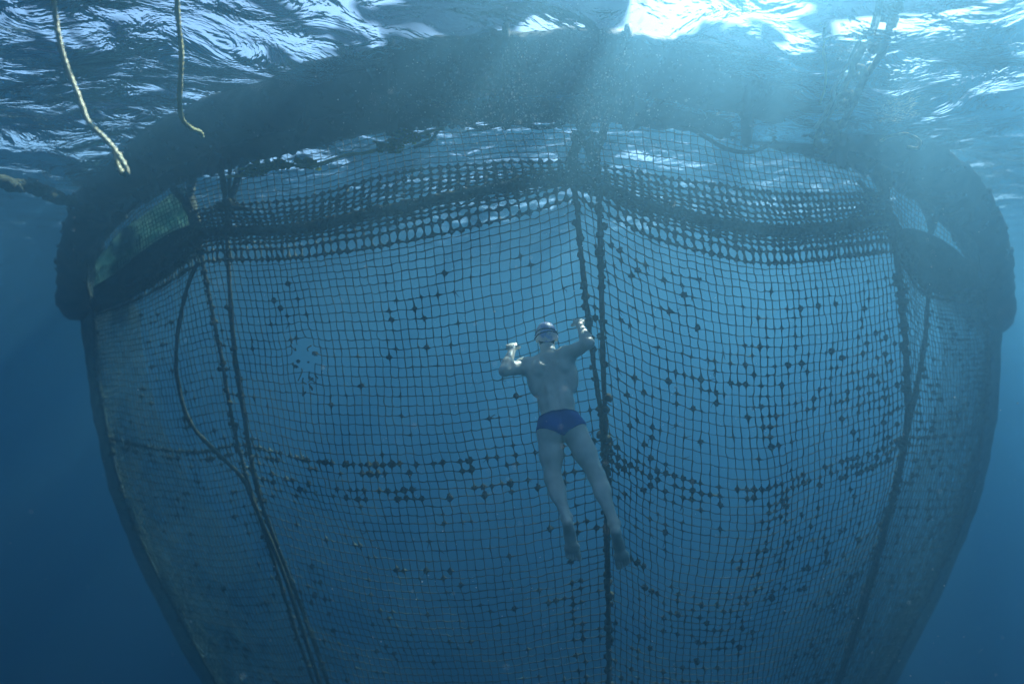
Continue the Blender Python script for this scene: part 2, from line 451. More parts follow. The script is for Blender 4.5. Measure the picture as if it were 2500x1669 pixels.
R5 = sum(ROWN[:5])
bandsL = [(R5, 0.6), (R5 + 1, 0.35), (R5 + 3, 0.55), (R5 + 4, 0.35), (R5 + 18, 0.15), (R5 + 24, 0.1)]
bandsR = [(R5, 0.6), (R5 + 1, 0.75), (R5 + 2, 0.6), (R5 + 12, 0.15), (R5 + 15, 0.15)]
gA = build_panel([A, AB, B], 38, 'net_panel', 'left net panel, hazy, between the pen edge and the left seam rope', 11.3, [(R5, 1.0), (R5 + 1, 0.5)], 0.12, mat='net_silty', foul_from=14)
gL = build_panel([B, BC, CC, CD, D], 48, 'net_panel', 'wide net panel left of the centre seam, with a torn hole in it', 3.1, bandsL, 0.12, hole=True,
                 fouled_cols=[(44, 0.55, R5), (45, 0.45, R5 + 6)])
gR = build_panel([D, DE, E, EF, FF], 47, 'net_panel', 'wide net panel right of the centre seam, dotted with growth', 23.7, bandsR, 0.27)
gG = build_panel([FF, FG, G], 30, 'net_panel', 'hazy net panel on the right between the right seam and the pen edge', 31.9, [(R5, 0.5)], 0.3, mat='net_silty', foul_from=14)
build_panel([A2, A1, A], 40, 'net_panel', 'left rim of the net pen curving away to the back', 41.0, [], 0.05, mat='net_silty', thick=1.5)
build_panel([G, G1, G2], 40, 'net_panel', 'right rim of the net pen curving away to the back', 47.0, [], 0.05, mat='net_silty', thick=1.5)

# torn twine ends round the hole
mb = MB()
for k in range(16):
    a_ = rng.uniform(0, 6.28); x0, y0 = (742 + 27 * math.cos(a_), 868 + 33 * math.sin(a_)) if k < 6 else (752 + rng.gauss(0, 12), 922 + rng.gauss(0, 14))
    e1 = (x0 + rng.gauss(0, 7), y0 + rng.gauss(5, 7)); e2 = (e1[0] + rng.gauss(0, 8), e1[1] + rng.gauss(4, 8))
    V_, F_ = tube(catmull([P(x0, y0, 5.84)[:], P(*e1, 5.8)[:], P(*e2, 5.82)[:]], 4), 0.006, 4, 0.3); mb.add(V_, F_)
tag(mb.build('torn_twine', M['net'], pen), 'frayed twine ends hanging in the torn hole', kind='stuff')

def seam_line(g, col, r_from=8, r_to=None):
    return g[r_from:r_to, col]

# seam ropes with thick growth
def knobbly(path, rad, n, size, mb=None, seed=0):
    mb = mb or MB(); V, Fc = tube(path, rad, 9, 0.35, 14, seed); mb.add(V, Fc)
    iv, jf = ICO
    for _ in range(n):
        q = path[rng.randrange(len(path))] + nr.normal(0, 0.012, 3)
        s = size * (0.5 + rng.random())
        d = iv * (1 + 0.2 * nr.normal(size=(len(iv), 1)).clip(-1.5, 1.5)) * s
        mb.add(q + d, [tuple(x) for x in jf])
    return mb
def path_of(pts, per=8): return catmull(pts, per)
for g, col, rad, lab in ((gL, 0, 0.019, 'left seam rope of the net'), (gR, 0, 0.021, 'centre seam rope, thick with growth'), (gR, -1, 0.029, 'right seam rope of the net'), (gG, -1, 0.02, None), (gA, 0, 0.02, None)):
    p = catmull(seam_line(g, col), 3)
    p = p + np.array([0, -0.02, 0])
    o = knobbly(p, rad, 150, rad * 1.1).build('seam_rope', M['rope'], pen)
    if lab: tag(o, lab)
# head rope: heavy choked band along the top of the panels
for g, lab in ((gA, None), (gL, 'head rope over the left wide panel'), (gR, 'head rope over the right wide panel'), (gG, None)):
    p = catmull(g[15], 3) + np.array([0, -0.02, -0.01])
    tq = knobbly(p, 0.043, 160, 0.036)
    o = tq.build('head_rope', M['rope'], pen)
    if lab: tag(o, lab)
# choked netting hanging in folds beside the outer seams
def fold_sheet(rows, name, lab, amp=0.06, thick=0.05, mat='fouling'):
    if 'gathered' in lab: rows = [[(x, y, Y_ + 1.3) for x, y, Y_ in q] for q in rows]
    ctl = np.stack([[P(*c)[:] for c in r] for r in rows])
    a = cr(ctl, np.linspace(0, len(rows) - 1, 56)); a = cr(np.swapaxes(a, 0, 1), np.linspace(0, len(rows[0]) - 1, 60)); a = np.swapaxes(a, 0, 1)
    h, w_ = a.shape[:2]
    for i in range(h):
        for j in range(w_):
            q = Vector(a[i, j]); k = amp * (mnoise.noise(Vector((q.x * 1.5, q.y, q.z * 9))) + 0.5 * mnoise.noise(q * 12))
            a[i, j, 1] += k; a[i, j, 2] += 0.3 * k
    edge = np.array([[min(i, h - 1 - i, 4) / 4 * min(j, w_ - 1 - j, 4) / 4 for j in range(w_)] for i in range(h)])
    fr = a.copy(); fr[..., 1] -= thick * edge; bk = a.copy(); bk[..., 1] += thick * edge + 0.003
    V = np.concatenate([fr.reshape(-1, 3), bk.reshape(-1, 3)]); n = h * w_; Fc = []
    for i in range(h - 1):
        for j in range(w_ - 1):
            k = i * w_ + j
            Fc.append((k, k + 1, k + 1 + w_, k + w_)); Fc.append((n + k, n + k + w_, n + k + 1 + w_, n + k + 1))
    for j in range(w_ - 1):
        Fc.append((j, n + j, n + j + 1, j + 1)); k = (h - 1) * w_ + j; Fc.append((k, k + 1, n + k + 1, n + k))
    for i in range(h - 1):
        k = i * w_; Fc.append((k, k + w_, n + k + w_, n + k)); k = i * w_ + w_ - 1; Fc.append((k, n + k, n + k + w_, k + w_))
    o = mesh_obj(name, V, np.array(Fc), M[mat], pen)
    return tag(o, lab)
fold_sheet([[(2185, 560, 6.9), (2240, 560, 7.1), (2310, 590, 7.4), (2365, 640, 7.7), (2385, 670, 8.0)],
            [(2192, 590, 6.9), (2240, 630, 7.1), (2310, 660, 7.4), (2365, 680, 7.7), (2390, 690, 8.0)],
            [(2200, 620, 6.95), (2240, 690, 7.1), (2305, 722, 7.4), (2360, 708, 7.7), (2390, 696, 8.0)]], 'net_fold', 'dark bag of choked netting hanging inside the right rim')
fold_sheet([[(228, 700, 8.4), (290, 660, 7.9), (350, 610, 7.5), (420, 565, 7.1), (476, 545, 6.7)],
            [(230, 735, 8.4), (290, 705, 7.9), (350, 665, 7.5), (425, 612, 7.1), (484, 572, 6.7)],
            [(236, 765, 8.4), (290, 742, 7.9), (350, 712, 7.5), (428, 655, 7.1), (490, 606, 6.7)]], 'net_fold', 'dark band of choked netting along the left rim')

fold_sheet([[(2395, 610, 9.4), (2425, 610, 9.6), (2436, 620, 9.8)], [(2404, 740, 9.2), (2430, 740, 9.4), (2442, 745, 9.7)], [(2408, 870, 9.1), (2432, 870, 9.3), (2442, 870, 9.6)],
            [(2388, 1060, 9.2), (2414, 1060, 9.4), (2426, 1060, 9.7)], [(2322, 1290, 9.5), (2348, 1290, 9.7), (2362, 1300, 10)], [(2150, 1640, 10.4), (2180, 1640, 10.6), (2196, 1650, 10.9)], [(1975, 1950, 11.2), (2000, 1950, 11.4), (2020, 1960, 11.7)]],
           'net_fold', 'gathered netting down the right edge of the pen', 0.05, 0.03, 'net_silty')
fold_sheet([[(190, 620, 9.8), (200, 610, 9.6), (232, 610, 9.4)], [(194, 745, 9.7), (204, 740, 9.4), (236, 740, 9.2)], [(210, 870, 9.6), (216, 870, 9.3), (242, 870, 9.1)],
            [(240, 1060, 9.7), (246, 1060, 9.4), (272, 1060, 9.2)], [(306, 1300, 10), (315, 1290, 9.7), (345, 1290, 9.5)], [(482, 1650, 10.9), (490, 1640, 10.6), (524, 1640, 10.4)], [(668, 1960, 11.7), (680, 1950, 11.4), (712, 1950, 11.2)]],
           'net_fold', 'gathered netting down the left edge of the pen', 0.05, 0.03, 'net_silty')

fold_sheet([[(232, 640, 8.5), (290, 570, 8.1), (350, 525, 7.7), (410, 480, 7.3), (448, 455, 7.1)],
            [(232, 680, 8.5), (290, 615, 8.1), (350, 570, 7.7), (415, 520, 7.3), (462, 500, 7.0)],
            [(232, 715, 8.5), (290, 665, 8.1), (350, 615, 7.7), (420, 568, 7.3), (474, 545, 6.95)]], 'net_fold', 'pale silted netting bulging under the left of the collar', 0.05, 0.02, 'pale_net')

# floating collar: two black pipes, sagging where the mooring drags them under
inner = [(300, 640, 13), (205, 745, 11.4), (196, 665, 10.4), (210, 590, 9.8), (255, 515, 9.1), (325, 455, 8.4), (410, 405, 7.7), (500, 372, 7.3), (610, 340, 6.9), (770, 295, 6.5), (930, 262, 6.1), (1110, 242, 5.8), (1300, 233, 5.65),
         (1500, 236, 5.65), (1700, 258, 5.85), (1880, 296, 6.3), (2036, 340, 6.9), (2120, 370, 7.3), (2230, 428, 7.9), (2325, 498, 8.6), (2388, 590, 9.4), (2412, 680, 10.4), (2410, 770, 11.4), (2320, 700, 13)]
outer = [(310, 640, 13.2), (192, 750, 11.2), (184, 660, 10.0), (198, 575, 9.2), (236, 492, 8.4), (305, 420, 7.6), (400, 358, 6.9), (510, 308, 6.35), (650, 260, 5.9), (790, 222, 5.55), (930, 192, 5.3), (1110, 165, 5.0), (1300, 152, 4.9),
         (1500, 155, 4.9), (1700, 180, 5.05), (1880, 225, 5.45), (2040, 280, 6.0), (2130, 320, 6.45), (2250, 390, 7.2), (2350, 472, 8.1), (2408, 575, 9.1), (2430, 680, 10.1), (2426, 785, 11.4), (2340, 700, 13.2)]
for pts, rad in ((inner, 0.23), (outer, 0.23)):
    p3 = [P(q[0], q[1], q[2] * 0.96) for q in pts]
    rope_obj('collar_pipe', [v[:] for v in p3], rad, M['pipe'], pen, per=14, lump=0.16, lf=3.5, sides=22)
ci = catmull([P(q[0], q[1], q[2] * 0.96)[:] for q in inner], 6); co = catmull([P(q[0], q[1], q[2] * 0.96)[:] for q in outer], 6)
for line in (ci, co):
    iv, jf = ICO; n_ = 420; V_ = []; F_ = []
    for k in range(n_):
        m_ = rng.randrange(10, len(line) - 10); tg = line[m_ + 1] - line[m_ - 1]; tg /= np.linalg.norm(tg)
        pp = np.cross(tg, [0, 0, 1.0]); pp /= np.linalg.norm(pp); a_ = rng.uniform(-0.3, math.pi + 0.3)
        q = line[m_] + (line[m_ + 1] - line[m_]) * rng.random() + (pp * math.cos(a_) - np.array([0, 0, 1.0]) * math.sin(a_)) * 0.225
        V_.append(q + iv * (1 + 0.25 * nr.normal(size=(len(iv), 1)).clip(-1.5, 1.5)) * rng.uniform(0.015, 0.045)); F_.append(jf + k * len(iv))
    tag(mesh_obj('growth_clump', np.concatenate(V_), np.concatenate(F_), M['fouling'], pen), 'clumps of growth under the collar pipes', kind='stuff')
for k in range(16, len(ci) - 10, 9):
    a, b = Vector(ci[k]), Vector(co[k]); d = (b - a).normalized()
    mb = MB()
    V, Fc = tube([a - d * 0.05 + Vector((0, 0, z)) if i == 0 else b + d * 0.05 + Vector((0, 0, z)) for z in (-0.24,) for i in (0, 1)], 0.05, 8, 0.2, 6); mb.add(V, Fc)
    tg = Vector(ci[k + 1] - ci[k - 1]).normalized()
    for cpt in (a, b):
        ring = [cpt + (d * math.cos(t_) + Vector((0, 0, 1)) * math.sin(t_)) * 0.262 for t_ in np.linspace(0, 2 * math.pi, 20)]
        V, Fc = tube(ring, 0.032, 6, 0.2, 8); mb.add(V, Fc)
    mb.build('bracket', M['pipe'], pen)

# ropes that belong to the pen
def pr(name, pts, rad, mat, parent=pen, lab=None, **k):
    o = rope_obj(name, [P(*q)[:] for q in pts], rad, mat, parent, **k)
    if lab: tag(o, lab)
    return o
def kr(name, pts, rad, n, size, lab=None):
    p = catmull([P(*q)[:] for q in pts], 10)
    o = knobbly(p, rad, n, size, seed=rng.random() * 30).build(name, M['rope'], pen)
    if lab: tag(o, lab)
kr('weight_rope', [(1456, 330, 4.85), (1462, 470, 4.8), (1468, 700, 4.82), (1476, 1000, 4.95), (1482, 1200, 5.15), (1484, 1400, 5.5), (1486, 1660, 6.1), (1488, 1950, 7.0)], 0.021, 110, 0.024, 'hanging weight rope beside the centre seam')
kr('weight_rope', [(553, 495, 6.4), (557, 640, 6.3), (572, 850, 6.3), (597, 1020, 6.4), (625, 1180, 6.5), (668, 1310, 6.8), (735, 1480, 7.2), (800, 1665, 7.6), (900, 1950, 8.4)], 0.022, 60, 0.02, 'hanging weight rope beside the left seam')
pr('weight_rope', [(482, 640, 6.4), (458, 700, 6.5), (436, 800, 6.6), (430, 890, 6.6), (442, 970, 6.6), (470, 1040, 6.6), (530, 1105, 6.5), (590, 1165, 6.4), (625, 1240, 6.5), (700, 1420, 6.9), (780, 1665, 7.4), (880, 1950, 8.2)], 0.021, M['rope'], lab='slack rope bowing out left of the left seam', lump=0.3)
kr('weight_rope', [(2268, 700, 7.1), (2258, 830, 7.0), (2235, 960, 6.8), (2205, 1100, 6.8), (2165, 1280, 6.9), (2110, 1480, 7.3), (2050, 1665, 7.7), (1930, 1960, 8.6)], 0.024, 60, 0.022, 'slanting rope right of the right seam')
# bridles tying the net to the collar
def bridle(segs, knot=None):
    mb = MB()
    for pts, rad in segs:
        V, Fc = tube(catmull([P(*q)[:] for q in pts], 6), rad, 8, 0.35, 12, rng.random() * 9); mb.add(V, Fc)
    if knot:
        for _ in range(14):
            iv, jf = ICO
            mb.add(np.array(P(*knot)[:]) + nr.normal(0, 0.03, 3) + iv * (1 + 0.3 * nr.normal(size=(len(iv), 1)).clip(-1.5, 1.5)) * 0.038, [tuple(x) for x in jf])
    return mb.build('bridle_rope', M['rope'], pen)
bridle([([(1424, 262, 5.2), (1422, 320, 5.1), (1402, 370, 5.0), (1392, 425, 4.95)], 0.045), ([(1440, 262, 5.2), (1430, 330, 5.05), (1440, 370, 4.95), (1450, 410, 4.86)], 0.036),
        ([(1480, 275, 5.15), (1470, 335, 5.0), (1452, 385, 4.9), (1456, 440, 4.82)], 0.036), ([(1400, 420, 4.95), (1390, 440, 4.95), (1375, 450, 5.0)], 0.05)], (1425, 335, 5.0))
bridle([([(535, 395, 6.6), (545, 440, 6.5), (553, 500, 6.4)], 0.034), ([(598, 378, 6.6), (580, 440, 6.5), (553, 500, 6.4)], 0.034), ([(562, 400, 6.6), (560, 450, 6.5), (553, 500, 6.4)], 0.02), ([(553, 500, 6.4), (585, 508, 6.4), (610, 512, 6.4)], 0.02)], (553, 502, 6.4))
bridle([([(425, 462, 7.3), (450, 490, 7.0), (468, 530, 6.8), (485, 575, 6.5)], 0.045), ([(467, 428, 7.2), (466, 480, 7.0), (475, 530, 6.8), (490, 572, 6.5)], 0.05), ([(475, 545, 6.7), (505, 560, 6.5), (553, 555, 6.4)], 0.014)])
bridle([([(2128, 415, 6.8), (2145, 450, 6.8), (2160, 490, 6.7), (2170, 540, 6.5)], 0.04), ([(2170, 420, 6.8), (2163, 480, 6.7), (2165, 540, 6.5)], 0.04), ([(2095, 440, 6.8), (2120, 465, 6.8), (2155, 480, 6.7)], 0.025)], (2160, 500, 6.65))
bridle([([(2245, 480, 7.2), (2262, 520, 7.2), (2275, 560, 7.2)], 0.035), ([(2300, 500, 7.3), (2285, 530, 7.2), (2272, 570, 7.2)], 0.035), ([(2215, 470, 7.2), (2250, 485, 7.2), (2300, 490, 7.3), (2340, 480, 7.4)], 0.045),
        ([(2290, 520, 7.2), (2320, 525, 7.3), (2350, 510, 7.4)], 0.02)], (2300, 480, 7.3))

# ------------------------------------------------------------------ loose ropes and mooring gear
def thing_rope(name, pts, rad, mat, label, cat, **k):
    pts3 = [P(*q) for q in pts]; e = pts3[0]
    o = rope_obj(name, [v[:] for v in pts3], rad, mat, None, **k)
    return tag(o, label, cat)
thing_rope('loose_rope', [(112, -130, 3.0), (124, -50, 3.05), (131, 10, 3.1), (142, 90, 3.15), (165, 170, 3.2), (188, 225, 3.2), (215, 295, 3.2), (262, 345, 3.2), (282, 372, 3.2), (286, 400, 3.2), (300, 424, 3.2), (310, 418, 3.18), (300, 398, 3.16), (288, 375, 3.17)],
           0.0115, M['paler_rope'], 'pale loose rope hanging from the surface at far left, looped at its end', 'rope', lump=0.3, lf=20, strands=3, twist=70, sides=12, per=22)
thing_rope('loose_rope', [(428, -120, 3.4), (430, -40, 3.45), (434, 40, 3.5), (442, 120, 3.55), (441, 190, 3.6), (438, 250, 3.7), (446, 292, 3.8), (466, 312, 3.9), (488, 322, 4.0), (493, 334, 4.05)],
           0.013, M['faded_rope'], 'thin faded yellowish rope hanging down left of centre to the collar', 'rope', lump=0.3, lf=16, strands=3, twist=70, sides=12, per=22)
ml = knobbly(catmull([P(*q)[:] for q in [(-160, 408, 5.6), (-40, 432, 6.0), (30, 445, 6.3), (70, 455, 6.5), (130, 478, 6.9), (180, 498, 7.3), (240, 512, 7.9), (300, 530, 8.4)]], 14),
             np.interp(np.linspace(0, 1, 99), [0, 0.3, 0.5, 0.7, 0.8, 1], [0.05, 0.05, 0.055, 0.05, 0.03, 0.02]), 60, 0.05).build('mooring_rope', M['rope'])
tag(ml, 'thick weed covered mooring rope running in from the left edge to the collar', 'mooring rope')

# mooring chain at top right: links crusted with growth, a pale thin line lashed beside it
ch = empty('mooring_chain', P(2110, 120, 4.2))
tag(ch, 'crusted mooring chain hanging slantwise from the surface at top right', 'chain')
cp = catmull([P(*q)[:] for q in [(2215, -90, 3.9), (2180, -20, 4.0), (2158, 50, 4.1), (2132, 120, 4.2), (2098, 175, 4.3), (2072, 230, 4.4), (2042, 285, 4.5), (2018, 335, 4.6), (2000, 380, 4.8)]], 12)
seg = np.concatenate([[0], np.cumsum(np.linalg.norm(np.diff(cp, axis=0), axis=1))]); tot = seg[-1]
u = 0; flip = 0
while u < tot - 0.1:
    q = Vector([np.interp(u, seg, cp[:, k]) for k in range(3)]); q2 = Vector([np.interp(u + 0.05, seg, cp[:, k]) for k in range(3)])
    d = (q2 - q).normalized(); sd = d.cross(Vector((0, 1, 0.2))).normalized(); fw = d.cross(sd).normalized()
    wv = sd if flip else (sd * 0.35 + fw * 0.94)
    ring = []
    for t_ in np.linspace(0, 2 * math.pi, 26):
        cs, sn = math.cos(t_), math.sin(t_)
        ring.append(q + d * (0.085 * cs + 0.045 * (1 if cs > 0 else -1) * min(1, abs(cs) * 3)) + wv * 0.068 * sn)
    mb = MB(); V, Fc = tube(ring, 0.024, 8, 0.5, 16, rng.random() * 20); mb.add(V, Fc)
    for _ in range(5):
        iv, jf = ICO; c0 = np.array(ring[rng.randrange(26)][:])
        mb.add(c0 + iv * (1 + 0.3 * nr.normal(size=(len(iv), 1)).clip(-1.5, 1.5)) * rng.uniform(0.015, 0.038), [tuple(x) for x in jf])
    mb.build('link', M['chain'], ch)
    u += 0.19; flip ^= 1
thing_rope('thin_line', [(2150, -120, 4.0), (2146, -30, 4.0), (2142, 60, 4.05), (2112, 85, 4.1), (2092, 110, 4.12), (2065, 165, 4.2), (2036, 215, 4.2), (2034, 240, 4.2), (2010, 285, 4.25), (1992, 312, 4.3)],
           0.013, M['paler_rope'], 'pale thin line hanging beside the crusted chain', 'rope', lump=0.4, lf=22, per=16)
thing_rope('frayed_line', [(2014, 60, 4.2), (2010, 120, 4.2), (2016, 165, 4.2), (2013, 215, 4.2), (2002, 252, 4.2)], 0.009, M['yellow_rope'], 'short yellowish frayed line left of the crusted chain', 'rope', lump=0.6, lf=25)
thing_rope('coiled_line', [(2150, 345, 5.4), (2175, 332, 5.3), (2215, 328, 5.3), (2245, 345, 5.3), (2240, 362, 5.3), (2215, 358, 5.35)], 0.013, M['paler_rope'], 'faint loop of line sticking out above the collar at right', 'rope', lump=0.3, lf=20)
thing_rope('floating_line', [(1478, 302, 5.75), (1560, 293, 5.7), (1640, 298, 5.6), (1700, 322, 5.5), (1770, 362, 5.5), (1830, 372, 5.6), (1880, 352, 5.8), (1912, 332, 6.1)],
           0.019, M['rope'], 'dark slack line curving under the collar right of centre', 'rope', lump=0.25)
thing_rope('floating_line', [(1065, 290, 5.4), (1130, 302, 5.35), (1180, 312, 5.3), (1250, 300, 5.3), (1320, 312, 5.3), (1375, 300, 5.2), (1385, 285, 5.2)], 0.02, M['rope'], 'dark line festooned under the collar left of centre', 'rope', lump=0.3)
thing_rope('floating_line', [(1010, 360, 5.7), (1050, 345, 5.7), (1068, 318, 5.6), (1074, 295, 5.5)], 0.017, M['rope'], 'short dark hooked line below the collar, left of the long festoon', 'rope', lump=0.3)
thing_rope('float_line', [(555, 432, 6.2), (620, 425, 6.1), (690, 405, 6.0), (770, 402, 5.9), (840, 380, 5.85), (900, 372, 5.75), (960, 352, 5.7), (1010, 332, 5.6), (1085, 312, 5.5)],
           0.016, M['yellow_rope'], 'yellowish line with green algae along the net top at left', 'rope', lump=0.5, lf=12)
al = MB(); iv, jf = ICO
for k in range(230):
    s = rng.choice([(640, 408, 6.05), (672, 402, 6.0), (742, 400, 5.95), (975, 345, 5.68), (1000, 332, 5.6), (620, 420, 6.1), (955, 362, 5.7)])
    q = np.array(P(s[0] + rng.gauss(0, 16), s[1] + rng.gauss(0, 6), s[2])[:])
    al.add(q + iv * (1 + 0.4 * nr.normal(size=(len(iv), 1)).clip(-1.5, 1.5)) * np.array([1.6, 1, 0.8]) * rng.uniform(0.008, 0.024), [tuple(x) for x in jf])
tag(al.build('algae_tufts', M['algae'], smooth=False), 'bright green algae tufts on the line at the net top', kind='stuff')
# ------------------------------------------------------------------ the swimmer
class Field:
    def __init__(s, lo, hi, h):
        s.lo = np.array(lo); s.h = h
        s.n = np.ceil((np.array(hi) - s.lo) / h).astype(int) + 1
        s.f = np.full(s.n, 0.5, np.float32)
    def sub(s, lo, hi):
        a = np.clip(((lo - s.lo) / s.h).astype(int) - 1, 0, s.n); b = np.clip(((hi - s.lo) / s.h).astype(int) + 2, 0, s.n)
        sl_ = tuple(slice(x, y) for x, y in zip(a, b))
        g = np.meshgrid(*[s.lo[i] + np.arange(a[i], b[i]) * s.h for i in range(3)], indexing='ij')
        return sl_, np.stack(g, -1)
    def blend(s, sl_, d, k):
        o = s.f[sl_]
        if k > 0:
            hh = np.clip(0.5 + 0.5 * (o - d) / k, 0, 1)
            s.f[sl_] = o * (1 - hh) + d * hh - k * hh * (1 - hh)
        else: s.f[sl_] = np.minimum(o, d)
    def cap(s, a, b, ra, rb, k=0.02):
        a = np.array(a[:]); b = np.array(b[:]); m = max(ra, rb) + k + 0.03
        sl_, p = s.sub(np.minimum(a, b) - m, np.maximum(a, b) + m)
        ab = b - a; t_ = np.clip(((p - a) @ ab) / (ab @ ab), 0, 1)
        d = np.linalg.norm(p - a - t_[..., None] * ab, axis=-1) - (ra + (rb - ra) * t_)
        s.blend(sl_, d, k)
    def _ell(s, c, fr, r, k):
        c = np.array(c[:]); m = max(r) + k + 0.03
        sl_, p = s.sub(c - m, c + m)
        q = np.stack([(p - c) @ np.array(v[:]) for v in fr], -1)
        r = np.array(r); k0 = np.linalg.norm(q / r, axis=-1); k1 = np.linalg.norm(q / r ** 2, axis=-1) + 1e-6
        return sl_, np.where(k0 < 0.2, -min(r) * 0.8, k0 * (k0 - 1) / k1)
    def ell(s, c, fr, r, k=0.03):
        sl_, d = s._ell(c, fr, r, k); s.blend(sl_, d, k)
    def carve(s, c, fr, r, k=0.02):
        sl_, d = s._ell(c, fr, r, k); o = s.f[sl_]; d = -d
        hh = np.clip(0.5 - 0.5 * (o - d) / k, 0, 1)
        s.f[sl_] = o * (1 - hh) + d * hh + k * hh * (1 - hh)

def nets(f, lo, h):
    s = f < 0
    c = [s[i:s.shape[0] - 1 + i, j:s.shape[1] - 1 + j, k:s.shape[2] - 1 + k] for i in (0, 1) for j in (0, 1) for k in (0, 1)]
    allc = np.logical_and.reduce(c); anyc = np.logical_or.reduce(c); act = anyc & ~allc
    ids = np.full(act.shape, -1, np.int64); I = np.argwhere(act); ids[act] = np.arange(len(I))
    acc = np.zeros((len(I), 3)); cnt = np.zeros(len(I))
    cor = [(i, j, k) for i in (0, 1) for j in (0, 1) for k in (0, 1)]
    for a in range(8):
        for b in range(a + 1, 8):
            da = np.abs(np.array(cor[a]) - np.array(cor[b])).sum()
            if da != 1: continue
            fa = f[tuple((I + cor[a]).T)].astype(float); fb = f[tuple((I + cor[b]).T)].astype(float)
            x = (fa < 0) != (fb < 0); t_ = np.where(x, fa / np.where(x, fa - fb, 1), 0)
            pt = np.array(cor[a]) + t_[:, None] * (np.array(cor[b]) - np.array(cor[a]))
            acc += np.where(x[:, None], pt, 0); cnt += x
    V = (I + acc / cnt[:, None]) * h + lo
    Q = []
    for ax in range(3):
        o1, o2 = [(1, 2), (2, 0), (0, 1)][ax]
        sl0 = [slice(1, -1)] * 3; sl0[ax] = slice(0, -1); sl1 = [slice(1, -1)] * 3; sl1[ax] = slice(1, None)
        a = s[tuple(sl0)]; b = s[tuple(sl1)]
        for flip, mk in ((False, a & ~b), (True, ~a & b)):
            J = np.argwhere(mk); off = np.array([1, 1, 1]); off[ax] = 0; J = J + off
            e1 = np.zeros(3, int); e1[o1] = 1; e2 = np.zeros(3, int); e2[o2] = 1
            q = np.stack([ids[tuple((J - e1 - e2).T)], ids[tuple((J - e2).T)], ids[tuple(J.T)], ids[tuple((J - e1).T)]], 1)
            Q.append(q[:, ::-1] if flip else q)
    return V, np.concatenate(Q)

DY = 0.17
def J(px, py, Y): return P(px, py, Y + DY)
neck = J(1340, 868, 4.62); chest = J(1348, 915, 4.54); waist = J(1359, 985, 4.40); pel = J(1367, 1035, 4.31)
ax_ = (pel - neck).normalized()                      # down the spine
side = Vector((1, 0, 0)); side = (side - ax_ * side.dot(ax_)).normalized()
side = (side + Vector((0, 0, 0.16))).normalized(); side = (side - ax_ * side.dot(ax_)).normalized()
nrm = ax_.cross(side).normalized()
if nrm.y > 0: nrm = -nrm                              # out of the back, towards the camera and up
fr3 = (side, ax_, nrm)
Fd = Field((-0.25, 3.75, CAM_Z - 1.55), (0.95, 5.35, CAM_Z + 0.35), 0.0052)
back = lambda c, s, a, n: c + side * s + ax_ * a + nrm * n
# torso
Fd.ell(back(chest, 0, -0.01, -0.02), fr3, (0.182, 0.19, 0.105), 0.03)
Fd.ell(back(neck, 0, 0.07, -0.03), fr3, (0.165, 0.075, 0.075), 0.05)
Fd.ell(back(waist, 0, -0.02, -0.025), fr3, (0.138, 0.15, 0.09), 0.06)
Fd.ell(back(pel, 0, -0.02, -0.02), fr3, (0.16, 0.11, 0.1), 0.05)
for sg in (-1, 1):
    Fd.ell(back(pel, sg * 0.075, 0.045, 0.035), fr3, (0.085, 0.09, 0.072), 0.035)      # glutes
    Fd.ell(back(chest, sg * 0.098, -0.04, 0.07), fr3, (0.05, 0.068, 0.03), 0.022)    # shoulder blades
    Fd.ell(back(chest, sg * 0.148, 0.03, -0.005), fr3, (0.045, 0.125, 0.065), 0.045)   # lats
    Fd.ell(back(waist, sg * 0.036, -0.02, 0.048), fr3, (0.03, 0.15, 0.025), 0.03)      # long back muscles
    Fd.ell(back(neck, sg * 0.075, 0.045, 0.01), fr3, (0.075, 0.05, 0.04), 0.04)        # trapezius
    Fd.carve(back(chest, sg * 0.05, 0.055, 0.118), fr3, (0.024, 0.075, 0.036), 0.04)
    Fd.carve(back(chest, sg * 0.105, 0.055, 0.108), fr3, (0.05, 0.02, 0.03), 0.035)
    Fd.carve(back(neck, sg * 0.045, 0.055, 0.075), fr3, (0.02, 0.04, 0.025), 0.03)
Fd.carve(back(chest, 0, 0.06, 0.12), fr3, (0.012, 0.26, 0.04), 0.04)
# neck and head
head = J(1334, 818, 4.76)
Fd.cap(neck + nrm * -0.01, head + Vector((0, 0, -0.05)), 0.062, 0.056, 0.045)
hu = (head - neck).normalized(); hu = (hu + Vector((0, -0.15, 0.6))).normalized()
hs = (side - hu * side.dot(hu)).normalized(); hb = hs.cross(hu).normalized()
if hb.y > 0: hb = -hb                                 # back of the head
frh = (hs, hu, hb)
hd = lambda s, u_, b_: head + hs * s + hu * u_ + hb * b_
Fd.ell(hd(0, 0.0, 0.012), frh, (0.078, 0.098, 0.092), 0.01)
Fd.ell(hd(0, -0.055, -0.045), frh, (0.06, 0.075, 0.06), 0.03)          # jaw
Fd.ell(hd(0, -0.105, -0.082), frh, (0.025, 0.02, 0.02), 0.02)          # chin
Fd.ell(hd(0, -0.03, -0.103), frh, (0.013, 0.028, 0.022), 0.012)        # nose
Fd.ell(hd(0, 0.012, -0.082), frh, (0.055, 0.014, 0.02), 0.015)         # brow
Fd.ell(hd(0, -0.068, -0.1), frh, (0.024, 0.007, 0.01), 0.006)          # lips
for sg in (-1, 1):
    Fd.carve(hd(sg * 0.03, -0.012, -0.108), frh, (0.017, 0.012, 0.018), 0.012)
    Fd.ell(hd(sg * 0.03, -0.012, -0.088), frh, (0.012, 0.011, 0.012), 0.003)
    Fd.ell(hd(sg * 0.079, -0.03, -0.005), frh, (0.010, 0.03, 0.019), 0.008)   # ears
